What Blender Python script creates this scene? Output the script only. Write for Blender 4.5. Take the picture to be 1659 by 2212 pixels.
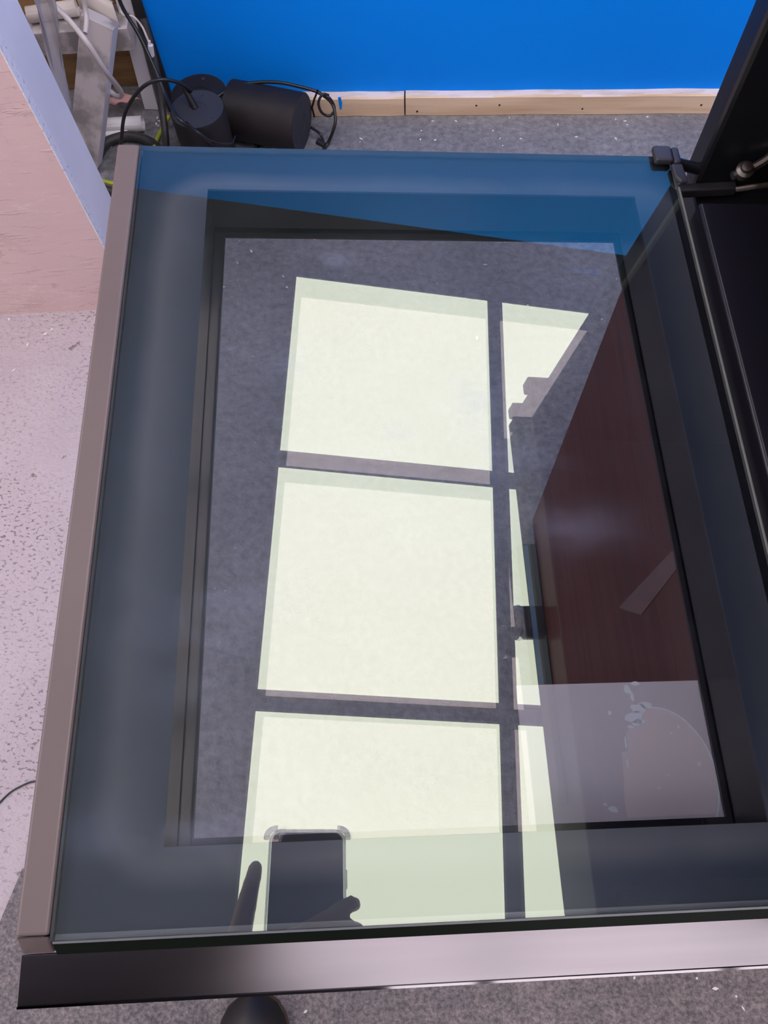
import bpy, bmesh, math, random
from mathutils import Vector, Matrix, Quaternion
random.seed(7)
for _o in list(bpy.data.objects): bpy.data.objects.remove(_o)
scene = bpy.context.scene
C = scene.collection
FZ = 0.77                                   # height of the open door's hinge line above the floor

# ------------------------------------------------------------------ camera
RW = Matrix(((0.9987, -0.0477, -0.0157), (-0.0379, -0.9217, 0.3860), (-0.0329, -0.3849, -0.9224)))
CAM = Vector((0.0418, 0.0, 0.4635 + FZ))
FPX, IMW, IMH = 1661.0, 1659.0, 2212.0
cx, cy, cz = (Vector((RW[0][i], RW[1][i], RW[2][i])).normalized() for i in range(3))
cz = cx.cross(cy).normalized(); cy = cz.cross(cx).normalized()
cam_d = bpy.data.cameras.new('camera'); cam = bpy.data.objects.new('camera', cam_d); C.objects.link(cam)
cam_d.sensor_fit = 'HORIZONTAL'; cam_d.sensor_width = 36.0; cam_d.lens = 36.0 * FPX / IMW
cam_d.clip_start = 0.002; cam_d.clip_end = 50
cm = Matrix.Identity(4)
for i in range(3):
    cm[i][0] = cx[i]; cm[i][1] = -cy[i]; cm[i][2] = -cz[i]; cm[i][3] = CAM[i]
cam.matrix_world = cm
scene.camera = cam

# ------------------------------------------------------------------ light and exposure
LED = 4.1                                   # radiance of the ceiling panels
LED_COL = (1.0, 0.93, 0.97)
world = bpy.data.worlds.new('world'); scene.world = world; world.use_nodes = True
world.node_tree.nodes['Background'].inputs[0].default_value = (0.5, 0.5, 0.55, 1)
world.node_tree.nodes['Background'].inputs[1].default_value = 0.25
vs = scene.view_settings
vs.view_transform = 'Standard'; vs.look = 'None'; vs.gamma = 1.0; vs.exposure = 0.0; vs.use_curve_mapping = False

# ------------------------------------------------------------------ helpers
def ray(px, py): return (cx * (px - IMW / 2) + cy * (py - IMH / 2) + cz * FPX)
def at(px, py, axis, val):                  # a pixel and a known x, y or z give a real point of the place
    r = ray(px, py); t = (val - CAM[axis]) / r[axis]; return CAM + r * t
def flo(px, py, z=0.0): return at(px, py, 2, z)
def aty(px, py, y): return at(px, py, 1, y)
RO = Vector((-0.0761, 1.4743, 0)); RX = Vector((0.99764, -0.0687, 0)); RY = Vector((0.0687, 0.99764, 0))
def room(x, y, z): return RO + RX * x + RY * y + Vector((0, 0, z))
ROOM_M = Matrix(((RX.x, RY.x, 0, RO.x), (RX.y, RY.y, 0, RO.y), (0, 0, 1, 0), (0, 0, 0, 1)))

def tag(o, label=None, cat=None, group=None, kind=None):
    if label: o['label'] = label
    if cat: o['category'] = cat
    if group: o['group'] = group
    if kind: o['kind'] = kind
    return o
def empty(name, loc=(0, 0, 0), parent=None):
    o = bpy.data.objects.new(name, None); C.objects.link(o); o.location = loc
    o.empty_display_size = 0.05
    if parent: o.parent = parent
    return o
class MB:
    def __init__(s): s.v = []; s.f = []; s.m = []
    def add(s, vs_, fs, mi=0):
        n = len(s.v); s.v += [tuple(v) for v in vs_]
        s.f += [tuple(i + n for i in f) for f in fs]; s.m += [mi] * len(fs); return s
    def box(s, a, b, M=None, mi=0):
        p = [Vector((x, y, z)) for z in (a[2], b[2]) for y in (a[1], b[1]) for x in (a[0], b[0])]
        if M: p = [M @ q for q in p]
        return s.add(p, [(0, 2, 3, 1), (4, 5, 7, 6), (0, 1, 5, 4), (2, 6, 7, 3), (0, 4, 6, 2), (1, 3, 7, 5)], mi)
    def tube(s, pts, r, seg=10, cap=True, mi=0):
        pts = [Vector(p) for p in pts]; rs = r if isinstance(r, (list, tuple)) else [r] * len(pts)
        up = None; rings = []
        for i, p in enumerate(pts):
            d = (pts[min(i + 1, len(pts) - 1)] - pts[max(i - 1, 0)])
            d = d.normalized() if d.length > 1e-9 else Vector((0, 0, 1))
            if up is None:
                up = Vector((0, 0, 1)) if abs(d.z) < .9 else Vector((1, 0, 0))
            u = (up - d * up.dot(d)).normalized(); w = d.cross(u); up = u
            rings.append([p + (u * math.cos(a) + w * math.sin(a)) * rs[i] for a in [2 * math.pi * k / seg for k in range(seg)]])
        vs_ = [q for rg in rings for q in rg]; fs = []
        for i in range(len(pts) - 1):
            for k in range(seg):
                fs.append((i * seg + k, i * seg + (k + 1) % seg, (i + 1) * seg + (k + 1) % seg, (i + 1) * seg + k))
        if cap: fs += [tuple(range(seg - 1, -1, -1)), tuple((len(pts) - 1) * seg + k for k in range(seg))]
        return s.add(vs_, fs, mi)
    def lathe(s, prof, base, axis=(0, 0, 1), seg=40, mi=0):      # prof: (radius, height) along the axis
        ax = Vector(axis).normalized(); u = ax.orthogonal().normalized(); w = ax.cross(u); base = Vector(base)
        vs_ = []; fs = []
        for r, hh in prof:
            for k in range(seg):
                a = 2 * math.pi * k / seg
                vs_.append(base + ax * hh + (u * math.cos(a) + w * math.sin(a)) * max(r, 1e-5))
        for i in range(len(prof) - 1):
            for k in range(seg):
                fs.append((i * seg + k, i * seg + (k + 1) % seg, (i + 1) * seg + (k + 1) % seg, (i + 1) * seg + k))
        fs += [tuple(range(seg - 1, -1, -1)), tuple((len(prof) - 1) * seg + k for k in range(seg))]
        return s.add(vs_, fs, mi)
    def prism(s, poly, ext, mi=0):                               # poly: 3-D points in order, ext: extrusion vector
        n = len(poly); e = Vector(ext); a = [Vector(p) for p in poly]; b = [p + e for p in a]
        fs = [tuple(range(n - 1, -1, -1)), tuple(range(n, 2 * n))] + [(i, (i + 1) % n, n + (i + 1) % n, n + i) for i in range(n)]
        return s.add(a + b, fs, mi)
    def build(s, name, mats, parent=None, smooth=False, bevel=0, bseg=2, origin=None):
        me = bpy.data.meshes.new(name)
        vv = s.v
        if origin is not None: vv = [tuple(Vector(v) - Vector(origin)) for v in s.v]
        me.from_pydata(vv, [], s.f); me.update()
        bm = bmesh.new(); bm.from_mesh(me); bmesh.ops.recalc_face_normals(bm, faces=bm.faces[:]); bm.to_mesh(me); bm.free()
        o = bpy.data.objects.new(name, me); C.objects.link(o)
        if origin is not None: o.location = origin
        for m in (mats if isinstance(mats, (list, tuple)) else [mats]): me.materials.append(m)
        for p, mi in zip(me.polygons, s.m): p.material_index = mi; p.use_smooth = bool(smooth)
        if bevel:
            b = o.modifiers.new('bevel', 'BEVEL'); b.width = bevel; b.segments = bseg; b.limit_method = 'ANGLE'; b.angle_limit = math.radians(40)
        if smooth:
            try: me.set_sharp_from_angle(angle=math.radians(40))
            except Exception: pass
        if parent: o.parent = parent
        return o
def curve_pts(pts, n=8):                                         # Catmull-Rom through the points
    P = [Vector(p) for p in pts]; P = [P[0] * 2 - P[1]] + P + [P[-1] * 2 - P[-2]]; out = []
    for i in range(1, len(P) - 2):
        for k in range(n):
            t = k / n; a, b, c, d = P[i - 1:i + 3]
            out.append(0.5 * ((2 * b) + (c - a) * t + (2 * a - 5 * b + 4 * c - d) * t * t + (3 * b - a - 3 * c + d) * t ** 3))
    out.append(P[-2]); return out

# ------------------------------------------------------------------ materials
def newmat(name):
    m = bpy.data.materials.new(name); m.use_nodes = True; nt = m.node_tree
    return m, nt, nt.nodes['Principled BSDF'], nt.nodes, nt.links
def L4(c): return (c[0], c[1], c[2], 1)
def noise(nt, scale, detail=4, rough=.55, stretch=None, coord='Object'):
    tc = nt.nodes.new('ShaderNodeTexCoord'); n = nt.nodes.new('ShaderNodeTexNoise')
    n.inputs['Scale'].default_value = scale; n.inputs['Detail'].default_value = detail; n.inputs['Roughness'].default_value = rough
    if stretch:
        mp = nt.nodes.new('ShaderNodeMapping'); mp.inputs['Scale'].default_value = stretch[:3]
        if len(stretch) > 3: mp.inputs['Rotation'].default_value = (0, 0, stretch[3]) if len(stretch) == 4 else stretch[3:6]
        nt.links.new(tc.outputs[coord], mp.inputs[0]); nt.links.new(mp.outputs[0], n.inputs['Vector'])
    else: nt.links.new(tc.outputs[coord], n.inputs['Vector'])
    return n
def ramp(nt, src, a, b, ca=(0, 0, 0), cb=(1, 1, 1)):
    r = nt.nodes.new('ShaderNodeValToRGB'); e = r.color_ramp.elements
    e[0].position = a; e[1].position = b; e[0].color = L4(ca); e[1].color = L4(cb)
    nt.links.new(src, r.inputs[0]); return r
def mixc(nt, fac, a, b, blend='MIX'):
    m = nt.nodes.new('ShaderNodeMix'); m.data_type = 'RGBA'; m.blend_type = blend
    for s_, v in ((m.inputs[0], fac), (m.inputs[6], a), (m.inputs[7], b)):
        if hasattr(v, 'links') or hasattr(v, 'is_linked'): nt.links.new(v, s_)
        else: s_.default_value = v if isinstance(v, (int, float)) else L4(v)
    return m.outputs[2]
def math_n(nt, op, a, b=None, c=None):
    m = nt.nodes.new('ShaderNodeMath'); m.operation = op
    for i, v in enumerate((a, b, c)):
        if v is None: continue
        if hasattr(v, 'is_linked'): nt.links.new(v, m.inputs[i])
        else: m.inputs[i].default_value = v
    return m.outputs[0]
def bump(nt, bsdf, src, strength=.3, dist=.002):
    b = nt.nodes.new('ShaderNodeBump'); b.inputs['Strength'].default_value = strength; b.inputs['Distance'].default_value = dist
    nt.links.new(src, b.inputs['Height']); nt.links.new(b.outputs[0], bsdf.inputs['Normal']); return b
def pmat(name, col, rough=.5, metal=0.0, col2=None, scale=12, lo=.35, hi=.7, bmp=0, bscale=150, stretch=None, spec=.5, coat=0):
    m, nt, b, N, K = newmat(name)
    b.inputs['Roughness'].default_value = rough; b.inputs['Metallic'].default_value = metal
    b.inputs['Specular IOR Level'].default_value = spec; b.inputs['Base Color'].default_value = L4(col)
    if coat: b.inputs['Coat Weight'].default_value = coat; b.inputs['Coat Roughness'].default_value = .08
    c2 = col2 or tuple(c * .88 for c in col)
    n = noise(nt, scale, stretch=stretch); r = ramp(nt, n.outputs[0], lo, hi)
    K.new(mixc(nt, r.outputs[0], col, c2), b.inputs['Base Color'])
    if bmp:
        n2 = noise(nt, bscale, 5, stretch=stretch); bump(nt, b, n2.outputs[0], bmp)
    return m
def emis(name, col, strength):
    m, nt, b, N, K = newmat(name)
    b.inputs['Base Color'].default_value = (0.8, .8, .8, 1); b.inputs['Emission Color'].default_value = L4(col); b.inputs['Emission Strength'].default_value = strength
    return m

M = {}
def mat_floor():
    m, nt, b, N, K = newmat('painted floor'); b.inputs['Roughness'].default_value = .62
    tc = N.new('ShaderNodeTexCoord'); sx = N.new('ShaderNodeSeparateXYZ'); K.new(tc.outputs['Object'], sx.inputs[0])
    # grey paint
    g1 = ramp(nt, noise(nt, 3.0, 5).outputs[0], .35, .7, (.172, .168, .180), (.268, .256, .266))
    dirt = ramp(nt, noise(nt, 26, 6, .7).outputs[0], .56, .74)
    fine = ramp(nt, noise(nt, 75, 6, .65).outputs[0], .32, .68, (.62, .62, .62), (1.28, 1.28, 1.28))  # fine tone variation painted in for the shading of the rough relief
    g2 = mixc(nt, 1.0, g1.outputs[0], fine.outputs[0], 'MULTIPLY')
    grey = mixc(nt, math_n(nt, 'MULTIPLY', dirt.outputs[0], .5), g2, (.10, .095, .10))
    # bare pale screed with dark specks, left of the oven
    p1 = ramp(nt, noise(nt, 5, 5).outputs[0], .3, .75, (.47, .395, .42), (.56, .48, .51))
    sp = ramp(nt, noise(nt, 120, 3, .6, (1, 1.6, 1, .3)).outputs[0], .570, .610)
    sp2 = ramp(nt, noise(nt, 22, 5, .65).outputs[0], .67, .70)
    big = ramp(nt, noise(nt, 3.2, 3, .5).outputs[0], .35, .62)
    f = math_n(nt, 'MAXIMUM', math_n(nt, 'MULTIPLY', sp.outputs[0], big.outputs[0]), math_n(nt, 'MULTIPLY', sp2.outputs[0], .9))
    pale = mixc(nt, math_n(nt, 'MULTIPLY', f, .8), p1.outputs[0], (.10, .075, .075))
    wob = math_n(nt, 'MULTIPLY', math_n(nt, 'SUBTRACT', noise(nt, 6, 4).outputs[0], .5), .12)
    xx = math_n(nt, 'ADD', sx.outputs['X'], wob); yy = math_n(nt, 'ADD', sx.outputs['Y'], wob)
    mk = math_n(nt, 'MULTIPLY', math_n(nt, 'LESS_THAN', xx, -.36), math_n(nt, 'LESS_THAN', yy, 1.02))
    K.new(mixc(nt, mk, grey, pale), b.inputs['Base Color'])
    n2 = noise(nt, 90, 6, .6); n3 = noise(nt, 28, 4, .6)
    bump(nt, b, math_n(nt, 'ADD', n2.outputs[0], n3.outputs[0]), .9, .006)
    return m
M['floor'] = mat_floor()
def mat_osb():
    m, nt, b, N, K = newmat('pale pink painted board'); b.inputs['Roughness'].default_value = .45
    tc = N.new('ShaderNodeTexCoord')
    base = ramp(nt, noise(nt, 4, 4).outputs[0], .35, .7, (.72, .525, .515), (.65, .485, .47))
    dirt = ramp(nt, noise(nt, 9, 6, .7).outputs[0], .58, .78)
    col = mixc(nt, math_n(nt, 'MULTIPLY', dirt.outputs[0], .45), base.outputs[0], (.36, .25, .24))
    mp = N.new('ShaderNodeMapping'); mp.inputs['Scale'].default_value = (.45, 1, 1.3); mp.inputs['Rotation'].default_value = (0, .35, 0)
    K.new(tc.outputs['Object'], mp.inputs[0])
    nn = N.new('ShaderNodeTexNoise'); nn.inputs['Scale'].default_value = 14; K.new(mp.outputs[0], nn.inputs['Vector'])
    add = N.new('ShaderNodeMixRGB'); add.inputs[0].default_value = .25; K.new(mp.outputs[0], add.inputs[1]); K.new(nn.outputs['Color'], add.inputs[2])
    vo = N.new('ShaderNodeTexVoronoi'); vo.inputs['Scale'].default_value = 26; K.new(add.outputs[0], vo.inputs['Vector'])
    fl = ramp(nt, noise(nt, 30, 4, .6, (.4, 1, 2.4)).outputs[0], .60, .68)
    h = math_n(nt, 'ADD', math_n(nt, 'MULTIPLY', vo.outputs['Distance'], .3), fl.outputs[0])
    # thin pale strokes painted as highlights on the flakes, plus darker crackle strokes
    sx = N.new('ShaderNodeSeparateXYZ'); K.new(tc.outputs['Object'], sx.inputs[0])
    s1 = ramp(nt, noise(nt, 22, 5, .62, (.35, 1, 2.2)).outputs[0], .485, .50); s1.color_ramp.elements.new(.515).color = (0, 0, 0, 1)
    s1m = ramp(nt, noise(nt, 7, 3).outputs[0], .50, .60)
    col = mixc(nt, math_n(nt, 'MULTIPLY', math_n(nt, 'MULTIPLY', s1.outputs[0], s1m.outputs[0]), .75), col, (.80, .66, .64))
    s2 = ramp(nt, noise(nt, 17, 5, .6, (.3, 1, 1.8, 0, .5, 0)).outputs[0], .488, .50); s2.color_ramp.elements.new(.512).color = (0, 0, 0, 1)
    s2m = ramp(nt, noise(nt, 5, 3, .5, (1, 1, 1.1)).outputs[0], .52, .60)
    col = mixc(nt, math_n(nt, 'MULTIPLY', math_n(nt, 'MULTIPLY', s2.outputs[0], s2m.outputs[0]), .6), col, (.30, .19, .18))
    K.new(col, b.inputs['Base Color']); bump(nt, b, h, .40, .003); return m
M['osb'] = mat_osb()
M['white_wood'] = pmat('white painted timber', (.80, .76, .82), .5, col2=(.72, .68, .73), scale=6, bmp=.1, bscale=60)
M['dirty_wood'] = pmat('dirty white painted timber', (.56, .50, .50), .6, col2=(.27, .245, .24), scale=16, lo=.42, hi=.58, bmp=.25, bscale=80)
M['osb_edge'] = pmat('speckled board edge', (.80, .77, .82), .7, col2=(.45, .41, .44), scale=150, lo=.55, hi=.7, bmp=.5, bscale=180)
M['ply'] = pmat('brown chipboard', (.36, .21, .085), .6, col2=(.16, .085, .035), scale=22, lo=.4, hi=.7, stretch=(.3, 1, 1.5), bmp=.2)
M['pine'] = pmat('raw pine batten', (.80, .60, .42), .6, col2=(.58, .38, .23), scale=16, lo=.45, hi=.75, stretch=(.12, 1, 2.2), bmp=.12, bscale=60)
M['pine_pale'] = pmat('paint-smeared pine', (.80, .69, .64), .65, col2=(.55, .42, .34), scale=40, lo=.45, hi=.7, stretch=(.3, 1, 1), bmp=.3)
M['blue'] = pmat('bright blue wall paint', (.0, .27, .98), .6, col2=(.0, .25, .94), scale=2.0, spec=.15)
M['wall'] = pmat('off-white wall paint', (.74, .72, .73), .8, scale=2)
M['ceil'] = pmat('grey ceiling', (.52, .53, .57), .85, scale=3)
M['black_trim'] = pmat('black rubber trim', (.018, .016, .018), .55, scale=20)
M['lampblack'] = pmat('matt black shade', (.009, .008, .009), .55, col2=(.020, .015, .015), scale=9, bmp=.08, spec=.3)
M['lampdisc'] = pmat('charcoal shade top', (.038, .040, .052), .6, col2=(.030, .032, .042), scale=14, spec=.3, bmp=.05)
M['cable'] = pmat('black cable', (.012, .011, .012), .35, scale=40)
M['hose'] = pmat('dark rubber hose', (.030, .028, .030), .5, col2=(.05, .045, .045), scale=25)
M['white_cable'] = pmat('cream cable', (.66, .58, .55), .4, scale=30)
M['yellow'] = pmat('yellow-green cable', (.46, .50, .04), .4, scale=30)
M['steel'] = pmat('steel tip', (.45, .44, .46), .3, metal=1)
M['paper'] = pmat('off-white paper', (.68, .60, .56), .7, scale=8)
M['paper_white'] = pmat('white paper', (.74, .71, .73), .6, scale=8)
M['pink_paper'] = pmat('pink paper', (.72, .38, .38), .7, scale=10)
M['carpet'] = None
def mat_carpet():
    m, nt, b, N, K = newmat('grey fleck carpet'); b.inputs['Roughness'].default_value = .95; b.inputs['Specular IOR Level'].default_value = .15
    r = ramp(nt, noise(nt, 170, 3, .7).outputs[0], .38, .66, (.16, .145, .15), (.36, .32, .315))
    r2 = ramp(nt, noise(nt, 45, 4, .6).outputs[0], .35, .7, (.75, .75, .78), (1.1, 1.06, 1.05))
    K.new(mixc(nt, 1.0, r.outputs[0], r2.outputs[0], 'MULTIPLY'), b.inputs['Base Color'])
    n = noise(nt, 240, 4, .7); bump(nt, b, n.outputs[0], 1.0, .004); return m
M['carpet'] = mat_carpet()
def mat_glass(name, refl, tint_r, tint_t, haze=0.0):
    m = bpy.data.materials.new(name); m.use_nodes = True; nt = m.node_tree; N = nt.nodes; K = nt.links
    N.clear(); out = N.new('ShaderNodeOutputMaterial')
    lw = N.new('ShaderNodeLayerWeight'); lw.inputs[0].default_value = .5
    p = math_n(nt, 'POWER', lw.outputs['Facing'], 4.0)
    fac = math_n(nt, 'MINIMUM', math_n(nt, 'MULTIPLY_ADD', p, .9, refl), 1.0)
    g = N.new('ShaderNodeBsdfGlossy'); g.inputs['Roughness'].default_value = 0.0; g.inputs['Color'].default_value = L4(tint_r)
    t = N.new('ShaderNodeBsdfTransparent'); t.inputs['Color'].default_value = L4(tint_t)
    mx = N.new('ShaderNodeMixShader'); K.new(fac, mx.inputs[0]); K.new(t.outputs[0], mx.inputs[1]); K.new(g.outputs[0], mx.inputs[2])
    last = mx.outputs[0]
    if haze:
        d = N.new('ShaderNodeBsdfDiffuse'); d.inputs['Color'].default_value = (.42, .46, .66, 1)
        # dried wiping marks: soft ovals at fixed places on the pane, broken up by noise
        tc = N.new('ShaderNodeTexCoord'); sx = N.new('ShaderNodeSeparateXYZ'); K.new(tc.outputs['Object'], sx.inputs[0]); tot = 0.04
        for bx_, by_, rx_, ry_, am in ((-.335, .304, .011, .005, .8), (-.265, .382, .012, .007, .9), (-.152, .221, .022, .014, .8), (-.128, .1725, .036, .016, .55), (-.335, .110, .045, .034, .5), (-.1776, .2647, .012, .016, .9), (-.233, .242, .012, .008, .5), (-.302, .2955, .018, .010, .4), (-.20, .03, .06, .012, .35), (-.36, .005, .04, .012, .7)):
            ex = math_n(nt, 'POWER', math_n(nt, 'ABSOLUTE', math_n(nt, 'DIVIDE', math_n(nt, 'SUBTRACT', sx.outputs['X'], bx_), rx_)), 2.0)
            ey = math_n(nt, 'POWER', math_n(nt, 'ABSOLUTE', math_n(nt, 'DIVIDE', math_n(nt, 'SUBTRACT', sx.outputs['Y'], by_), ry_)), 2.0)
            g_ = math_n(nt, 'MULTIPLY', math_n(nt, 'EXPONENT', math_n(nt, 'MULTIPLY', math_n(nt, 'ADD', ex, ey), -1.0)), am)
            tot = math_n(nt, 'ADD', g_, tot)
        a2 = ramp(nt, noise(nt, 30, 5, .6, (.5, 1, 1, .6)).outputs[0], .38, .62)
        hz = math_n(nt, 'MULTIPLY', math_n(nt, 'MULTIPLY', tot, a2.outputs[0]), haze)
        m2 = N.new('ShaderNodeMixShader'); K.new(hz, m2.inputs[0]); K.new(last, m2.inputs[1]); K.new(d.outputs[0], m2.inputs[2]); last = m2.outputs[0]
    K.new(last, out.inputs[0]); return m
M['glass_top'] = mat_glass('coated oven glass', .150, (.87, 1.0, .72), (.82, .83, .87), .17)
M['glass_low'] = mat_glass('second oven glass', .100, (1.0, .85, .73), (.86, .86, .90), .0)
M['glass_edge'] = pmat('ground glass edge', (.20, .21, .22), .25, scale=30)
def mat_clear(name, col):
    m = bpy.data.materials.new(name); m.use_nodes = True; nt = m.node_tree; N = nt.nodes; N.clear()
    out = N.new('ShaderNodeOutputMaterial'); t = N.new('ShaderNodeBsdfTransparent'); t.inputs[0].default_value = L4(col)
    nt.links.new(t.outputs[0], out.inputs[0]); return m
M['glass_clear'] = mat_clear('glass underside', (.97, .98, .97))
def mat_frit():                                                 # dark enamel border with a dried wiping smear along it
    m, nt, b, N, K = newmat('slate enamel border'); b.inputs['Roughness'].default_value = .35; b.inputs['Specular IOR Level'].default_value = .3
    tc = N.new('ShaderNodeTexCoord'); sx = N.new('ShaderNodeSeparateXYZ'); K.new(tc.outputs['Object'], sx.inputs[0])
    # rounded rectangle around the window in the door's own measure: distance from its outline
    qx = math_n(nt, 'SUBTRACT', math_n(nt, 'ABSOLUTE', math_n(nt, 'SUBTRACT', sx.outputs['X'], -.197)), .165)
    qy = math_n(nt, 'SUBTRACT', math_n(nt, 'ABSOLUTE', math_n(nt, 'SUBTRACT', sx.outputs['Y'], .2235)), .205)
    mx = math_n(nt, 'MAXIMUM', qx, 0.0); my = math_n(nt, 'MAXIMUM', qy, 0.0)
    dist = math_n(nt, 'SQRT', math_n(nt, 'ADD', math_n(nt, 'MULTIPLY', mx, mx), math_n(nt, 'MULTIPLY', my, my)))
    wob = math_n(nt, 'MULTIPLY', math_n(nt, 'SUBTRACT', noise(nt, 14, 3).outputs[0], .5), .010)
    d2 = math_n(nt, 'ADD', dist, wob)
    band = ramp(nt, math_n(nt, 'MULTIPLY', d2, 20.0), .006, .036); e = band.color_ramp.elements
    e[0].position = 0.0; e[0].color = (.12, .12, .12, 1); e[1].position = .58; e[1].color = (1, 1, 1, 1)
    q = e.new(.84); q.color = (0, 0, 0, 1)
    st = ramp(nt, noise(nt, 9, 3, .5, (1, .35, 1)).outputs[0], .30, .7)
    f = math_n(nt, 'MULTIPLY', math_n(nt, 'MULTIPLY', band.outputs[0], math_n(nt, 'MULTIPLY_ADD', st.outputs[0], .6, .4)), .85)
    K.new(mixc(nt, f, (.033, .042, .060), (.135, .135, .145)), b.inputs['Base Color']); return m
M['frit'] = mat_frit()
M['recess'] = pmat('black door inside', (.012, .012, .016), .28, scale=10)
M['bronze'] = pmat('brown-grey metal strip', (.145, .108, .102), .42, col2=(.125, .092, .088), scale=5, bmp=.05, bscale=400)
def mat_brushed():
    m, nt, b, N, K = newmat('dark brushed steel'); b.inputs['Metallic'].default_value = 1.0; b.inputs['Roughness'].default_value = .22
    r = ramp(nt, noise(nt, 30, 4, .5, (.15, 3, 3)).outputs[0], .3, .7, (.145, .130, .140), (.165, .150, .160))
    K.new(r.outputs[0], b.inputs['Base Color']); return m
M['brushed'] = mat_brushed()
M['bead'] = pmat('greenish glass edge', (.20, .20, .17), .3, scale=40)
M['lip_gloss'] = pmat('polished steel lip', (.20, .185, .195), .06, metal=1.0, scale=20)
M['groove'] = pmat('dark green-black groove', (.006, .010, .006), .5, scale=10, spec=.2)
M['oven_black'] = pmat('black oven enamel', (.010, .010, .013), .30, col2=(.014, .013, .017), scale=8)
M['oven_lip'] = pmat('satin black oven lip', (.011, .010, .016), .28, col2=(.014, .012, .018), scale=10)
M['cavity'] = pmat('black oven cavity', (.006, .006, .007), .6, scale=8)
M['gunmetal'] = pmat('worn hinge metal', (.20, .18, .165), .38, metal=.85, col2=(.10, .07, .05), scale=60)
M['bracket'] = pmat('charcoal bracket', (.028, .025, .031), .45, col2=(.040, .035, .040), scale=30)
M['chrome'] = pmat('chrome ring', (.75, .75, .75), .12, metal=1)
M['knobface'] = pmat('grey knob face', (.16, .16, .165), .4, metal=.6)
M['bluestrip'] = pmat('blue tinted display strip', (.02, .06, .10), .2, scale=10)
M['brown'] = pmat('dark reddish brown laminate', (.125, .042, .032), .5, col2=(.085, .028, .023), scale=26, lo=.4, hi=.68, stretch=(1, .12, 2.2, .9, 0, 0), bmp=.12, bscale=110)
M['taupe'] = pmat('taupe backing sheet', (.80, .69, .69), .6, col2=(.72, .64, .66), scale=7)
M['residue'] = pmat('pale glue residue', (.97, .95, .97), .7, col2=(.95, .92, .95), scale=60)
M['patch'] = pmat('sticker ghost', (.93, .79, .765), .65, col2=(.89, .76, .735), scale=9)
M['phone'] = pmat('black phone back', (.010, .010, .016), .2, scale=10)
M['lens'] = pmat('phone lens ring', (.02, .02, .02), .2, scale=10)
M['case'] = mat_glass('clear phone case', .06, (1, 1, 1), (.62, .62, .66))
M['skin'] = pmat('skin', (.48, .28, .20), .5, col2=(.42, .23, .16), scale=30)
M['jacket'] = pmat('black sweatshirt', (.014, .014, .017), .9, scale=20, bmp=.2, bscale=300)
M['trousers'] = pmat('black trousers', (.012, .012, .015), .9, scale=20, bmp=.2, bscale=300)
M['shoe'] = pmat('black shoe', (.012, .011, .012), .5, scale=20)
M['sole'] = pmat('brown shoe sole', (.12, .065, .04), .6, scale=20)
M['hair'] = pmat('dark brown hair', (.03, .018, .012), .6, scale=80, stretch=(1, 1, .2), bmp=.4)
M['eye'] = pmat('dark eye', (.02, .015, .012), .2)
M['led'] = emis('LED diffuser', LED_COL, LED)
M['ledframe'] = pmat('white aluminium frame', (.7, .7, .7), .4)
def mat_film():
    m, nt, b, N, K = newmat('milky plastic film'); b.inputs['Base Color'].default_value = (.62, .57, .58, 1); b.inputs['Roughness'].default_value = .25
    r = ramp(nt, noise(nt, 6, 3, .5, (3, 1, .5)).outputs[0], .3, .7, (.35, .35, .35), (.75, .75, .75))
    K.new(r.outputs[0], b.inputs['Alpha']); return m
M['film'] = mat_film()
M['stripe'] = pmat('blue-grey stripe', (.07, .14, .22), .5)
M['paler_band'] = pmat('paler brown band', (.20, .12, .105), .25, scale=20)
M['bluepaint'] = M['blue']
M['fleck'] = pmat('white debris', (.75, .72, .72), .7)
M['hole'] = pmat('dark nail hole', (.03, .02, .015), .8)

# ------------------------------------------------------------------ the room
CZ = 1.49 + FZ
o = MB().box((-3.2, -3.0, -.1), (3.2, 4.2, 0)).build('floor', M['floor']); tag(o, 'floor, grey paint beside pale speckled bare screed', kind='structure')
def rbox(x0, x1, y0, y1, z0, z1): return MB().box((x0, y0, z0), (x1, y1, z1), ROOM_M)
tag(rbox(-3.2, 3.2, -4.4, 2.4, CZ + .012, CZ + .11).build('ceiling', M['ceil']), 'grey ceiling holding the light panels', kind='structure')
tag(rbox(-3.2, 3.2, 2.3, 2.4, 0, CZ + .02).build('wall_back', M['wall']), 'off-white far wall behind the blue partition', kind='structure')
tag(rbox(-2.5, -2.4, -4.3, 2.3, 0, CZ + .02).build('wall_left', M['wall']), 'off-white wall at the left', kind='structure')
tag(rbox(2.9, 3.0, -4.3, 2.3, 0, CZ + .02).build('wall_right', M['wall']), 'off-white wall at the right', kind='structure')
tag(rbox(-3.2, 3.2, -4.4, -4.3, 0, CZ + .02).build('wall_front', M['wall']), 'off-white wall behind the photographer', kind='structure')
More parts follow.
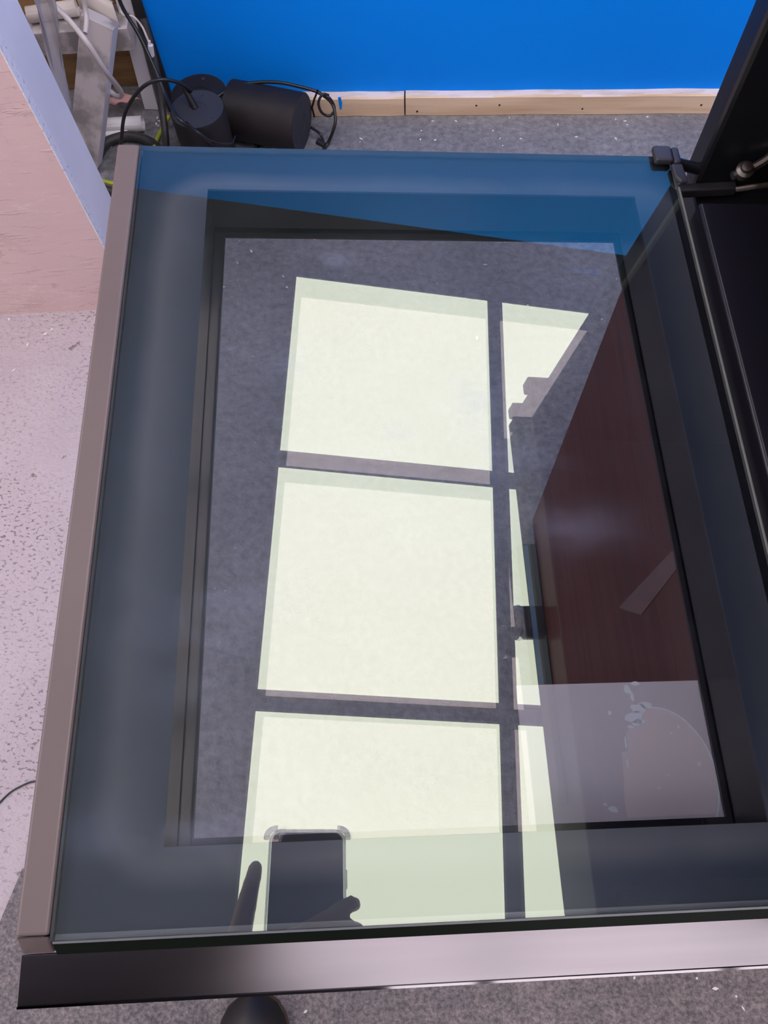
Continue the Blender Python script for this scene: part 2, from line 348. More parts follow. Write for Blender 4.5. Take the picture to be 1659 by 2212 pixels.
# low blue partition standing on a pine batten
bp = rbox(-.332, 2.6, .020, .075, .047, 1.89).build('wall_partition', M['blue']); tag(bp, 'bright blue painted partition standing on a raw pine batten', kind='structure')
MBt = rbox(-.350, -.332, .014, .078, .002, 1.89).build('edge_strip', M['black_trim'], bp)
bb = empty('baseboard_partition', room(-.33, 0, 0)); tag(bb, 'raw pine batten under the blue partition', kind='structure')
def batten(x0, x1, yo, hh):
    m = MB(); n = 14; vs_ = []
    for i in range(n + 1):
        x = x0 + (x1 - x0) * i / n; w = math.sin(i * 2.1 + x0 * 9) * .0012
        for (y, z) in ((yo + w, .001), (yo + w * .4, hh - .003), (yo + .003, hh + w), (yo + .074, hh + .0004), (yo + .074, .001)): vs_.append(room(x, y, z))
    fs = []
    for i in range(n):
        for k in range(5): fs.append((i * 5 + k, i * 5 + (k + 1) % 5, (i + 1) * 5 + (k + 1) % 5, (i + 1) * 5 + k))
    fs += [(0, 1, 2, 3, 4), tuple(n * 5 + k for k in range(5))]
    m.add(vs_, fs)
    o = m.build('plank', [M['pine'], M['pine_pale']], bb, origin=bb.location)
    o.matrix_parent_inverse = Matrix.Translation(-Vector(bb.location))
    for p in o.data.polygons:
        if p.normal.z > .8: p.material_index = 1
    return o
pl1 = batten(-.33, .178, 0.0, .046); pl2 = batten(.181, 1.5, .0015, .047)
for px, py in ((901, 242), (1029, 229), (1079, 228), (1258, 236), (1515, 228), (835, 233)):
    p = at(px, py, 1, 1.47); r = ray(px, py); t = ((RO - CAM).dot(RY)) / r.dot(RY); p = CAM + r * t
    hol = MB().lathe([(.0022, -.0008), (.0026, -.0018)], p, tuple(-RY), 10)
    ho = hol.build('nail_hole', M['hole'], bb, origin=bb.location); ho.matrix_parent_inverse = Matrix.Translation(-Vector(bb.location))
mk = MB(); r0 = []
for px, py in ((730, 210), (736, 209), (739, 222), (738, 236), (734, 235)):
    r = ray(px, py); t = ((RO - CAM).dot(RY)) / r.dot(RY); r0.append(CAM + r * t - RY * .0016)
mk.prism(r0, RY * .0012); mo = mk.build('paint_mark', M['bluepaint'], bb, origin=bb.location); mo.matrix_parent_inverse = Matrix.Translation(-Vector(bb.location))

# ceiling panels, 0.6 m squares on a 0.652 m grid
names_r = ['first', 'second', 'third']
for ci, x0 in enumerate((.110, .760, 1.412, -1.490, -2.140)):  # left columns are unseen, added to brighten the blue partition and the room
    for ri in range(6):
        y1 = .117 - .652 * ri; y0 = y1 - .600; x1 = x0 + .602
        e = empty('led_panel', room((x0 + x1) / 2, (y0 + y1) / 2, CZ)); e.rotation_euler = (0, 0, math.atan2(RX.y, RX.x))
        hx, hy = (x1 - x0) / 2, (y1 - y0) / 2
        f = MB(); w = .006
        f.box((-hx - w, -hy - w, 0), (hx + w, -hy, .014)).box((-hx - w, hy, 0), (hx + w, hy + w, .014)).box((-hx - w, -hy, 0), (-hx, hy, .014)).box((hx, -hy, 0), (hx + w, hy, .014))
        f.build('frame', M['ledframe'], e)
        MB().box((-hx, -hy, .002), (hx, hy, .010)).build('diffuser', M['led'], e)
        if ci == 0 and ri < 3:
            lab = ['white square LED ceiling panel mirrored in the far part of the oven glass',
                   'white square LED ceiling panel mirrored in the middle of the oven glass',
                   'white square LED ceiling panel mirrored around the phone in the oven glass'][ri]
        elif ci == 1 and ri < 3:
            lab = ['LED ceiling panel mirrored as a triangle beside the brown cabinet in the glass',
                   'LED ceiling panel mirrored as a thin sliver beside the oven knob',
                   'LED ceiling panel mirrored as a narrow wedge right of the phone'][ri]
        else: lab = 'white square LED ceiling panel added out of the picture for more light'
        tag(e, lab, 'ceiling light', 'square LED panels in the ceiling')

# carpet at the photographer's feet
cp = [flo(25, 1950), flo(0, 2010)]
dv = (cp[1] - cp[0]).normalized()
A = Vector((-.5443, -.0716, 0)); a0 = A + Vector((.012, .045, 0)); a1 = A + Vector((-.30, -.90, 0)); 
m = MB().prism([a0, a1, Vector((-.70, -2.0, 0)), Vector((1.6, -2.0, 0)), Vector((1.6, -.135, 0))], (0, 0, .006))
tag(m.build('carpet', M['carpet']), 'grey fleck carpet under the near side of the oven door', 'carpet')

# ------------------------------------------------------------------ brown cabinet that carries the oven
cab = empty('cabinet', (.55, .21, 0)); tag(cab, 'dark reddish brown laminate cabinet standing under the black oven', 'cabinet')
def child(mb, name, mt, par, **k):
    loc = par.matrix_world.translation if False else Vector(par.location)
    o = mb.build(name, mt, par, origin=loc, **k); o.matrix_parent_inverse = Matrix.Translation(-loc); return o
Y0, Y1 = -.055, .487
child(MB().box((.2925, Y0, .0), (.83, Y1, .700)), 'carcass', M['brown'], cab, bevel=.001)
child(MB().box((.2745, Y0, .004), (.2920, Y1, .700)), 'front_panel', M['brown'], cab, bevel=.001)
child(MB().box((.2425, .02, .001), (.2744, .440, .012)), 'kick_strip', M['black_trim'], cab, bevel=.001)
child(MB().box((.2520, .02, .0121), (.2600, .438, .0127)), 'blue_stripe', M['stripe'], cab)
tp = MB().prism([(.2738, .213, .430), (.2738, .186, .500), (.2738, .196, .625), (.2738, .212, .628)], (.0006, 0, 0))  # thin diagonal band, paler than the front panel it lies on
child(tp, 'diagonal_band', M['paler_band'], cab)

# ------------------------------------------------------------------ the oven and its open door
oven = empty('oven', (.55, .21, .70)); tag(oven, 'black built-in oven with its glass door dropped open, standing on the brown cabinet', 'oven')
ZB, ZT = FZ - .068, FZ + .452
child(MB().box((.300, -.086, ZB), (.82, .505, FZ - .030)), 'base', M['oven_black'], oven, bevel=.003)
child(MB().box((.297, .478, FZ - .030), (.82, .505, ZT)), 'side_panel', M['oven_black'], oven, bevel=.004)
child(MB().box((.297, -.086, FZ - .030), (.82, -.060, ZT)), 'side_panel', M['oven_black'], oven, bevel=.004)
child(MB().box((.800, -.060, FZ - .030), (.82, .478, ZT)), 'back_panel', M['oven_black'], oven)
child(MB().box((.297, -.086, ZT), (.82, .505, ZT + .012)), 'top_panel', M['oven_black'], oven, bevel=.003)
# lip in front of the cavity: rolled edge, flat floor
prof = []
for k in range(9):
    a = math.pi * (0.5 + k / 8 * .5); prof.append((.2895 + .0035 * math.cos(a), FZ - .0035 + .0035 * math.sin(a)))
pr = [(.40, FZ - .010), (.30, FZ - .0010)] + prof + [(.286, FZ - .028), (.40, FZ - .028)]
child(MB().prism([(x, -.059, z) for x, z in pr], (0, .498, 0)), 'lip', M['oven_lip'], oven, smooth=True)
child(MB().box((.40, -.059, FZ - .03), (.80, .476, FZ - .012)), 'cavity_floor', M['cavity'], oven)
# control panel
child(MB().box((.2755, -.086, FZ + .352), (.297, .490, FZ + .440)), 'control_panel', M['oven_black'], oven, bevel=.002)
child(MB().box((.2742, .02, FZ + .392), (.2754, .330, FZ + .408)), 'display_strip', M['bluestrip'], oven)
kn = empty('knob', (0, 0, 0)); kn.parent = oven; kn.matrix_parent_inverse = Matrix.Translation(-Vector(oven.location))
def kchild(mb, name, mt, **k):
    o = mb.build(name, mt, kn, **k); return o
KY, KZ = .214, FZ + .402
kchild(MB().lathe([(.019, 0), (.019, .026), (.018, .027)], (.2754, KY, KZ), (-1, 0, 0), 36), 'knob_body', M['oven_black'], smooth=True)
kchild(MB().lathe([(.0155, .0262), (.0195, .0262), (.0205, .029), (.0195, .0315), (.0155, .0315), (.0150, .0285)], (.2754, KY, KZ), (-1, 0, 0), 36), 'chrome_ring', M['chrome'], smooth=True)
kchild(MB().lathe([(.0150, .0275), (.0150, .0290), (.014, .0295)], (.2754, KY, KZ), (-1, 0, 0), 36), 'knob_face', M['knobface'], smooth=True)
for z in (.345, .405):
    child(MB().box((.268, .484, FZ + z - .010), (.297, .4985, FZ + z + .010)), 'side_clip', M['oven_black'], oven, bevel=.002)
# hinge hardware at the far corner
child(MB().tube([(.279, .484, FZ - .003), (.305, .484, FZ - .012), (.345, .486, FZ - .014)], .0045, 10), 'hinge_rod', M['oven_black'], oven, smooth=True)
child(MB().box((.283, .470, FZ - .026), (.330, .478, FZ - .018)), 'hinge_arm', M['bracket'], oven, bevel=.001)
hp = [(.318, .466, FZ - .001), (.327, .468, FZ + .001), (.338, .470, FZ + .006), (.347, .474, FZ + .012), (.352, .477, FZ + .020)]
child(MB().tube(curve_pts(hp, 5), .0035, 8), 'hinge_link', M['gunmetal'], oven, smooth=True)
child(MB().tube(curve_pts([(.318, .452, FZ - .001), (.330, .449, FZ + .004), (.345, .450, FZ + .004), (.365, .452, FZ + .002)], 5), .0022, 8), 'hinge_spring_wire', M['gunmetal'], oven, smooth=True)
for p in ((.3265, .467, FZ + .003), (.349, .4755, FZ + .018)):
    child(MB().lathe([(.0068, -.004), (.0070, .002), (.0045, .0035), (.004, .006), (.002, .0065)], p, (-.1, -.3, 1), 20), 'rivet', M['gunmetal'], oven, smooth=True)

# door: an Empty on the hinge line tilted so that the free edge stands a little high
DA = math.radians(5.3)
door = empty('door'); door.parent = oven; door.matrix_parent_inverse = Matrix.Translation(-Vector(oven.location))
door.location = (.2745, 0, FZ); door.rotation_euler = (0, DA, 0)
HX = .2745
def D(x, y, z): return (x - HX, y, z)
def dchild(mb, name, mt, **k): return mb.build(name, mt, door, **k)
def dbox(x0, x1, y0, y1, z0, z1, mi=0): return MB().box(D(x0, y0, z0), D(x1, y1, z1), None, mi)
GX0, GX1, GY0, GY1 = -.1405, .2745, -.0425, .4885
WX0, WX1, WY0, WY1 = -.0890, .2400, -.0020, .4515        # window in the front pane's enamel
VX0, VX1, VY0, VY1 = -.0817, .2384, .0018, .4484        # opening above the rear pane
def pane(name, x0, x1, y0, y1, z0, z1, top, low):
    o = dbox(x0, x1, y0, y1, z0, z1).build(name, [M['glass_edge'], top, low], door)
    for p in o.data.polygons:
        p.material_index = 1 if p.normal.z > .5 else (2 if p.normal.z < -.5 else 0)
    return o
pane('front_pane', GX0, GX1, GY0, GY1, -.0045, 0.0, M['glass_top'], M['glass_clear'])
def ringplate(x0, x1, y0, y1, wx0, wx1, wy0, wy1, z0, z1):
    m = MB(); v = []
    for z in (z0, z1):
        v += [D(x0, y0, z), D(x1, y0, z), D(x1, y1, z), D(x0, y1, z), D(wx0, wy0, z), D(wx1, wy0, z), D(wx1, wy1, z), D(wx0, wy1, z)]
    f = []
    for k in range(4):
        k2 = (k + 1) % 4
        f += [(k, k2, 4 + k2, 4 + k), (8 + k, 12 + k, 12 + k2, 8 + k2), (k, 8 + k, 8 + k2, k2), (4 + k, 4 + k2, 12 + k2, 12 + k)]
    return m.add(v, f)
dchild(ringplate(GX0 + .001, GX1 - .001, GY0 + .001, GY1 - .001, WX0, WX1, WY0, WY1, -.0068, -.0050), 'enamel_border', M['frit'])
# door box: recess walls between the panes
dchild(ringplate(GX0 + .004, GX1 - .006, GY0 + .004, GY1 - .004, WX0 - .001, WX1 + .001, WY0 - .001, WY1 + .001, -.0455, -.0070), 'recess_frame', M['recess'])
rp = pane('rear_pane', VX0 - .015, VX1 + .012, VY0 - .015, VY1 + .012, -.0492, -.0470, M['glass_low'], M['glass_clear'])
rp.rotation_euler = (0, -.0036, 0)                       # the second pane sits very slightly out of true
dchild(ringplate(GX0 + .004, GX1 - .006, GY0 + .004, GY1 - .004, VX0, VX1, VY0, VY1, -.0530, -.0505), 'rear_enamel_border', M['recess'])
# free edge: brown-grey strip with its end cap
dchild(dbox(-.1575, -.1412, -.0400, .4893, -.0440, .0008), 'edge_strip', M['bronze'], bevel=.0018, bseg=3)
dchild(MB().prism([D(-.1572, -.0405, 0.0), D(-.1572, -.0485, -.0112), D(-.1572, -.0485, -.044), D(-.1572, -.0405, -.044)], (.0158, 0, 0)), 'strip_end_cap', M['bronze'], bevel=.0012)
dchild(dbox(-.1560, -.1430, -.0407, -.0401, -.0004, .0004), 'strip_slot', M['black_trim'])
# near side rail: chamfered glass edge, dark groove, brushed flange with turned-down lip
def rail(x0, x1, prof): return MB().prism([D(x0, y, z) for y, z in prof], (x1 - x0, 0, 0))
dchild(rail(-.1395, .2745, [(-.0400, -.0048), (-.0428, -.0048), (-.0428, -.0010), (-.0440, -.0022), (-.0440, -.007), (-.0400, -.007)]), 'glass_edge_bead', M['glass_edge'])
dchild(rail(-.1395, .2745, [(-.0442, -.0030), (-.0494, -.0108), (-.0494, -.030), (-.0442, -.030)]), 'groove', M['groove'])
dchild(rail(-.1575, .2745, [(-.0490, -.0114), (-.0717, -.0140), (-.0726, -.0150), (-.0726, -.044), (-.0700, -.044), (-.0700, -.0170), (-.0490, -.0150)]), 'side_rail', M['brushed'], bevel=.0006)
for x0, x1 in ((.020, .098), (.108, .243)):
    pass
# hinge-side bar and the far bead
dchild(dbox(.2690, .2745, -.040, .4860, -.0440, -.0050), 'hinge_side_bar', M['oven_black'])
dchild(rail(-.1395, .2745, [(.4888, -.0005), (.4912, -.003), (.4912, -.044), (.4888, -.044)]), 'far_side_rail', M['glass_edge'])
# clamp and bracket at the far hinge corner
dchild(dbox(.2575, .2725, .4780, .4945, .0006, .0060), 'corner_clamp', M['bracket'], bevel=.0022)
dchild(dbox(.2727, .2790, .4770, .4940, .0006, .0052), 'clamp_tab', M['bracket'], bevel=.002)
dchild(MB().prism([D(.2700, .476, .001), D(.2705, .463, .001), D(.2745, .4575, .001), D(.2800, .4575, .001), D(.2790, .476, .001)], (0, 0, .004)), 'hinge_plate', M['bracket'], bevel=.0012)
dchild(dbox(.2735, .2749, -.0400, .4560, -.0002, .0006), 'hinge_edge_bead', M['bead'], bevel=.0002)
dchild(rail(-.1570, .2745, [(-.0716, -.0133), (-.0728, -.0135), (-.0728, -.0150), (-.0716, -.0145)]), 'rail_lip', M['lip_gloss'])
# taupe sheet behind the rear pane with the ghost of a half-peeled round sticker
dchild(dbox(.1180, VX1 + .004, VY0 - .004, .0850, -.0555, -.0540), 'backing_sheet', M['taupe'])
RC, RR = (.2035, .0245), .0435
rs = MB(); zt = -.0536
arc = [(RC[0] + RR * .80 * math.cos(a) , RC[1] + RR * math.sin(a)) for a in [math.radians(-35 + 130 * k / 40) for k in range(41)]]
vr = []; fr = []
for k, (x0, y0) in enumerate(arc):
    w = .0008 + .0005 * abs(math.sin(k * 1.7)); dx, dy = x0 - RC[0], y0 - RC[1]; l = math.hypot(dx, dy); dx /= l; dy /= l
    for z_ in (zt, zt + .0002): vr += [D(x0, y0, z_), D(x0 + dx * w, y0 + dy * w, z_)]
for k in range(40):
    i = 4 * k; fr += [(i, i + 1, i + 5, i + 4), (i + 2, i + 6, i + 7, i + 3), (i, i + 4, i + 6, i + 2), (i + 1, i + 3, i + 7, i + 5)]
fr += [(0, 2, 3, 1), (160, 161, 163, 162)]
rs.add(vr, fr)
def blob(mb, x, y, rx, ry, n=11, jag=.35, z=zt, hh=.0002):
    pts = []
    for k in range(n):
        a = 2 * math.pi * k / n; q = 1 + random.uniform(-jag, jag); pts.append(D(x + rx * q * math.cos(a), y + ry * q * math.sin(a), z))
    mb.prism(pts, (0, 0, hh))
for x, y, rx, ry in ((.196, .068, .0065, .0035), (.193, .063, .006, .004), (.2005, .0705, .004, .0022), (.1905, .0805, .0025, .003), (.193, .0755, .0012, .003), (.1965, .0840, .003, .0012), (.1940, .0595, .004, .0018),
                     (.1885, .0570, .002, .0012), (.1700, .0085, .0030, .0016), (.1655, .0115, .0013, .001), (.1765, .0660, .0012, .0012), (.2290, .0330, .0018, .0018), (.2200, .0560, .0012, .0014), (.2080, .0270, .0008, .0008), (.2145, .0520, .0008, .001), (.2010, .0200, .0007, .0007), (.1840, .0480, .0008, .004), (.1830, .0350, .0007, .003)):
    rb_ = MB(); blob(rb_, x, y, rx, ry); dchild(rb_, 'glue_spot', M['residue'])
# disc of untouched film with a torn straight left side
pf = [(x * 1.0, y) for x, y in arc[::-1]]
left = [(.1985, .0668), (.1930, .0600), (.1880, .0560), (.1850, .0520), (.1852, .0465), (.1850, .0425), (.1805, .0415), (.1800, .033), (.1792, .022), (.1780, .012), (.1782, .0035)]
poly = [D(x, y, -.0540) for x, y in [arc[k] for k in range(0, 40, 2)] if y > .003] + [D(x, y, -.0540) for x, y in left]
dchild(MB().prism(poly, (0, 0, .0003)), 'sticker_ghost', M['patch'])
dchild(rs, 'glue_residue', M['residue'])

# ------------------------------------------------------------------ painted board box at the left
bx = empty('board_plinth', (-.8, 1.04, 0)); tag(bx, 'pale pink painted chipboard plinth with white timber edge, left of the oven', 'plinth')
child(MB().box((-1.35, .980, 0), (-.4555, .998, 1.0)), 'face_board', M['osb'], bx)
child(MB().box((-.4555, .980, .0), (-.4535, .9985, 1.0)), 'board_edge', M['osb_edge'], bx)
child(MB().box((-.500, .9985, .0), (-.4545, 1.100, 1.0)), 'corner_post', M['white_wood'], bx, bevel=.002)
child(MB().box((-1.35, .9985, .0), (-1.29, 1.100, 1.0)), 'corner_post', M['white_wood'], bx, bevel=.002)
child(MB().box((-1.29, .9985, .93), (-.500, 1.100, 1.0)), 'rail', M['white_wood'], bx, bevel=.002)
child(MB().box((-1.29, .9985, .0), (-.500, 1.100, .05)), 'rail', M['white_wood'], bx, bevel=.002)

# trestle behind it
def plank(a, b, wdir, w, t, n=None):
    a = Vector(a); b = Vector(b); d = (b - a).normalized(); wv = Vector(wdir); wv = (wv - d * wv.dot(d)).normalized(); tv = d.cross(wv)
    m = MB(); v = []
    for p in (a, b):
        for sx_, sy_ in ((-1, -1), (1, -1), (1, 1), (-1, 1)): v.append(p + wv * w / 2 * sx_ + tv * t / 2 * sy_)
    m.add(v, [(0, 1, 2, 3), (7, 6, 5, 4), (0, 4, 5, 1), (1, 5, 6, 2), (2, 6, 7, 3), (3, 7, 4, 0)]); return m
tr = empty('trestle', (-.52, 1.42, 0)); tag(tr, 'paint-stained white timber trestle between the pink plinth and the blue partition', 'trestle')
pa = aty(196, 352, 1.355); pb = aty(216, 40, 1.42)
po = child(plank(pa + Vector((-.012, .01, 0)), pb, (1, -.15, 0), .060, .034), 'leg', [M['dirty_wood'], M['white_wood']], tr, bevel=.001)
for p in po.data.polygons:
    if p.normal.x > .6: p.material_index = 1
sa, sb = aty(60, 82, 1.50), aty(282, 74, 1.50)
child(plank(Vector((sa.x, 1.515, sa.z)), Vector((sb.x + .004, 1.515, sa.z)), (0, 1, 0), .075, .046), 'shelf_beam', M['dirty_wood'], tr, bevel=.001)
c0, c1 = aty(330, 240, 1.530), aty(268, 0, 1.530)
child(plank(Vector((c0.x, 1.545, 0.001)), c0 + (c1 - c0) * 3 + Vector((0, .015, 0)), (1, 0, 0), .030, .040), 'post', M['white_wood'], tr, bevel=.001)
py_ = MB().box((-.95, 1.605, .001), (-.46, 1.617, .35)); tag(py_.build('chipboard_sheet', M['ply'], origin=(-.7, 1.61, 0)), 'raw brown chipboard sheet leaning upright behind the white trestle', 'board')

# milky plastic film hanging between plinth and trestle
fm = MB(); cols = []
for i in range(15):
    t = i / 14; colp = []
    for k in range(11):
        s_ = k / 10
        top = aty(45 + 60 * t, -60, 1.16 + .05 * t); bot = aty(150 + 4 * t - 2, 235 + 85 * (1 - t) * .3, 1.19 + .04 * t)
        p = top.lerp(bot, s_); p.y += .012 * math.sin(t * 11 + s_ * 2) * (1 - .5 * s_); p.x += .006 * math.sin(t * 7 + s_ * 5); colp.append(p)
    cols.append(colp)
vs_ = [p for c in cols for p in c]
fm.add(vs_, [(i * 11 + k, (i + 1) * 11 + k, (i + 1) * 11 + k + 1, i * 11 + k + 1) for i in range(14) for k in range(10)])
fo = fm.build('plastic_sheet', M['film'], smooth=True); s = fo.modifiers.new('t', 'SOLIDIFY'); s.thickness = .0006
tag(fo, 'milky translucent plastic film hanging beside the pink plinth', 'plastic sheet')

# papers on the trestle and on the floor
def roll(name, a, b, r, mt, label):
    a = Vector(a); b = Vector(b); l = (b - a).length; ax = (b - a).normalized(); u = Vector((0, 0, 1)); u = (u - ax * u.dot(ax)).normalized(); w = ax.cross(u)
    m = MB(); n = 46; v = []
    for e in (0, l):
        for k in range(n):
            a_ = k / n * 2 * math.pi * 1.55 + .9; rr = r * (1 - .16 * k / n)
            v.append(a + ax * e + u * (rr * math.cos(a_)) + w * (rr * math.sin(a_)))
    m.add(v, [(k, k + 1, n + k + 1, n + k) for k in range(n - 1)])
    o = m.build(name, mt, smooth=True); sm = o.modifiers.new('t', 'SOLIDIFY'); sm.thickness = .0007
    return tag(o, label, 'paper')
sz = sa.z + .023
q0 = at(60, 32, 2, sz + .016); q1 = at(166, 16, 2, sz + .016)
roll('paper_roll', q0, q1, .0155, M['paper'], 'cream paper roll lying on the trestle beam')
# curled sheet on the beam
cs = MB(); v = []
A0, A1 = at(165, -8, 2, sz + .012), at(252, 34, 2, sz + .012)
ax = (A1 - A0); bn = Vector((.25, -1, 0)).normalized()
for i in range(2):
    for k in range(11):
        t = k / 10; v.append(A0 + ax * i + bn * (-.045 + .065 * t) + Vector((0, 0, .022 * math.sin(t * 2.6) ** 2 + (.0 if t < .8 else -.018 * (t - .8) / .2))))
cs.add(v, [(k, k + 1, 11 + k + 1, 11 + k) for k in range(10)])
co = cs.build('paper_sheet', M['paper'], smooth=True); co.modifiers.new('t', 'SOLIDIFY').thickness = .0006
tag(co, 'curled cream paper sheet lying over the trestle top', 'paper')
f0, f1 = flo(214, 272, .017), flo(309, 266, .017)
roll('paper_roll', f0, f1, .0165, M['paper_white'], 'white paper tube lying on the floor behind the oven door')
g0, g1 = flo(196, 300, .008), flo(277, 283, .008)
tag(plank(g0, g1, (0, 0, 1), .015, .016).build('foam_strip', M['paper_white'], bevel=.002, origin=tuple(g0)), 'short white foam strip lying in front of the white paper tube', 'strip')
pp = MB(); gx = 9; v = []
P0, P1, P2, P3 = flo(233, 250), flo(283, 233), flo(316, 246), flo(262, 258)
for i in range(gx):
    for k in range(gx):
        a_, b_ = i / (gx - 1), k / (gx - 1)
        p = (P0.lerp(P1, a_)).lerp(P3.lerp(P2, a_), b_); p.z = .0361 + .010 * math.sin(a_ * 3.1) * math.sin(b_ * 2.5 + .3) + .004 * math.sin(a_ * 9); v.append(p)
pp.add(v, [(i * gx + k, (i + 1) * gx + k, (i + 1) * gx + k + 1, i * gx + k + 1) for i in range(gx - 1) for k in range(gx - 1)])
ppo = pp.build('paper_scrap', M['pink_paper'], smooth=True); ppo.modifiers.new('t', 'SOLIDIFY').thickness = .0008
tag(ppo, 'crumpled pink paper scrap beside the white paper tube', 'paper')

# ------------------------------------------------------------------ three black cylinder lamps
def lamp(base, axis, r, l, label, relief, dm='lampdisc'):
    e = empty('pendant_lamp', base); tag(e, label, 'lamp', 'black cylinder pendant lamps on the floor')
    ax = Vector(axis).normalized()
    child(MB().lathe([(r * .90, .03), (r * .96, .03), (r * .97, 0), (r, 0), (r, l - .001), (r * .985, l), (r * .36, l), (r * .35, l - .03)], base, ax, 56), 'shade', M['lampblack'], e, smooth=True)
    top = Vector(base) + ax * l
    child(MB().lathe([(r * .97, .0002), (r * .97, .0010), (r * .34, .0010), (r * .31, -.006), (r * .24, -.018), (.0004, -.020)], top, ax, 56), 'top_plate', M[dm], e, smooth=True)
    child(MB().lathe([(r * .19, -.0195), (r * .18, -.010), (r * .12, -.004), (.0005, -.002)], top, ax, 28), 'dome', M['lampdisc'], e, smooth=True)
    u = ax.orthogonal().normalized()
    for k in range(3):
        q = top + Quaternion(ax, k * 2.094 + .6) @ (u * r * .72)
        child(MB().lathe([(.0035, .0008), (.0035, .0016), (.001, .0018)], q, ax, 12), 'screw', M['lampdisc'], e)
    if relief:
        child(MB().tube([top + Vector(relief[0]), top + Vector(relief[1])], [.007, .0055], 12), 'cable_gland', M['lampblack'], e, smooth=True)
    return e
lamp((-.3105, 1.325, 0), (0, 0, 1), .0535, .158, 'black cylinder lamp standing upright, front of the two by the post', ((-.004, .004, -.002), (-.020, .026, .030)))
lamp((-.3275, 1.4360, 0), (0, 0, 1), .0580, .105, 'black cylinder lamp standing behind the other upright one, against the blue partition', None, 'lampblack')
p0 = at(503, 236, 2, .0585); p1 = at(652, 266, 2, .0585)
axc = (p1 - p0).normalized()
lamp(tuple(p0), tuple(axc), .0580, (p1 - p0).length, 'black cylinder lamp lying on its side on the grey floor', ((.03, -.02, -.03), (.045, -.032, -.032)))

# ------------------------------------------------------------------ cables
def cable(name, pts, r, mt, label, cat='cable', n=8, group=None):
    o = MB().tube(curve_pts(pts, n), r, 10).build(name, mt, smooth=True); return tag(o, label, cat, group)
cable('cable', [flo(258, 340, .004), aty(262, 305, 1.30), aty(270, 245, 1.31), aty(300, 196, 1.315), aty(340, 173, 1.32), aty(385, 178, 1.333), aty(412, 196, 1.345), Vector((-.328, 1.350, .186))], .0035, M['cable'], 'black cable arching from the floor to the upright lamp in front')
cable('cable', [Vector((-.292, 1.425, .108)), aty(470, 208, 1.42), aty(500, 191, 1.44), aty(545, 179, 1.45), aty(600, 178, 1.45), aty(650, 188, 1.445), aty(688, 200, 1.44), aty(716, 222, 1.43), aty(724, 250, 1.41), aty(722, 275, 1.395), aty(708, 310, 1.385), flo(690, 335, .004)], .0034, M['cable'], 'black cable arching over the lying lamp to a loop at the batten')
cable('cable', [aty(690, 202, 1.435), aty(712, 212, 1.43), aty(723, 235, 1.425), aty(712, 250, 1.42), aty(695, 243, 1.42), aty(688, 222, 1.425), aty(697, 204, 1.43), aty(710, 206, 1.434)], .0028, M['cable'], 'small black cable loop hanging at the blue paint mark')
ct = MB().tube([aty(687, 194, 1.438), aty(679, 214, 1.438), aty(674, 232, 1.440), aty(679, 252, 1.445)], .0022, 8)
tag(ct.build('cable_tie', M['cable'], smooth=True), 'black cable tie hanging down beside the small cable loop', 'cable tie')
cable('cable', [flo(672, 275, .03), flo(692, 290, .012), flo(700, 312, .004), flo(702, 330, .004)], .003, M['cable'], 'black cable coming from under the right end of the lying lamp')
cable('cable', [flo(500, 278, .035), flo(515, 292, .010), flo(545, 308, .004), flo(575, 317, .004), flo(596, 313, .004), flo(588, 303, .005), flo(566, 307, .005), flo(555, 325, .004)], .003, M['cable'], 'thin black cable curled on the floor in front of the lying lamp')
cable('cable', [aty(242, -60, 1.44), aty(262, 10, 1.44), aty(300, 75, 1.42), aty(335, 150, 1.38), aty(362, 215, 1.33), aty(385, 255, 1.265), aty(415, 278, 1.262), aty(448, 302, 1.264), flo(470, 330, .06), flo(480, 352, .02)], .0038, M['cable'], 'long black cable hanging down past the post across the upright lamp')
cable('cable', [aty(402, 262, 1.262), aty(430, 290, 1.258), aty(470, 308, 1.262), aty(500, 309, 1.275), aty(508, 294, 1.300)], .0018, M['cable'], 'very thin black wire drooping across the front of the upright lamp')
cable('hose', [aty(310, 40, 1.50), aty(328, 110, 1.475), aty(341, 170, 1.45), aty(350, 235, 1.42), aty(357, 290, 1.38), flo(360, 335, .02)], .0075, M['hose'], 'dark rubber hose hanging beside the white post', 'hose')
cable('hose', [flo(214, 334, .012), flo(222, 318, .012), flo(240, 303, .012), flo(278, 294, .012), flo(318, 303, .012), flo(345, 325, .012)], .0105, M['hose'], 'thick dark hose curving over the floor in front of the foam strip', 'hose')
cable('hose', [flo(190, 395, .010), flo(222, 408, .010), flo(260, 420, .010)], .010, M['hose'], 'dark hose end on the floor next to the yellow-green cable', 'hose')
cable('cable', [flo(366, 250, .022), flo(352, 275, .008), flo(340, 300, .006), flo(330, 330, .030)], .0045, M['yellow'], 'yellow-green cable on the floor beside the hanging hose')
cable('cable', [flo(205, 383, .020), flo(222, 391, .022), flo(250, 398, .022), flo(280, 402, .012)], .0045, M['yellow'], 'yellow-green cable lying at the corner of the pink plinth')
cable('cable', [aty(85, -60, 1.35), aty(112, 5, 1.35), aty(150, 45, 1.34), aty(190, 95, 1.315), aty(225, 150, 1.32), aty(256, 190, 1.36), aty(262, 204, 1.375), aty(252, 208, 1.39), aty(232, 192, 1.42)], .0052, M['white_cable'], 'thick cream cable hanging in front of the trestle leg')
cable('cable', [aty(176, -60, 1.38), aty(183, 10, 1.38), aty(187, 45, 1.365), aty(184, 72, 1.345)], .0045, M['white_cable'], 'short cream cable hanging down onto the trestle leg')
usb = empty('usb_cable', aty(322, 110, 1.46)); tag(usb, 'thin white cable with plug hanging at the black edge of the blue partition', 'cable')
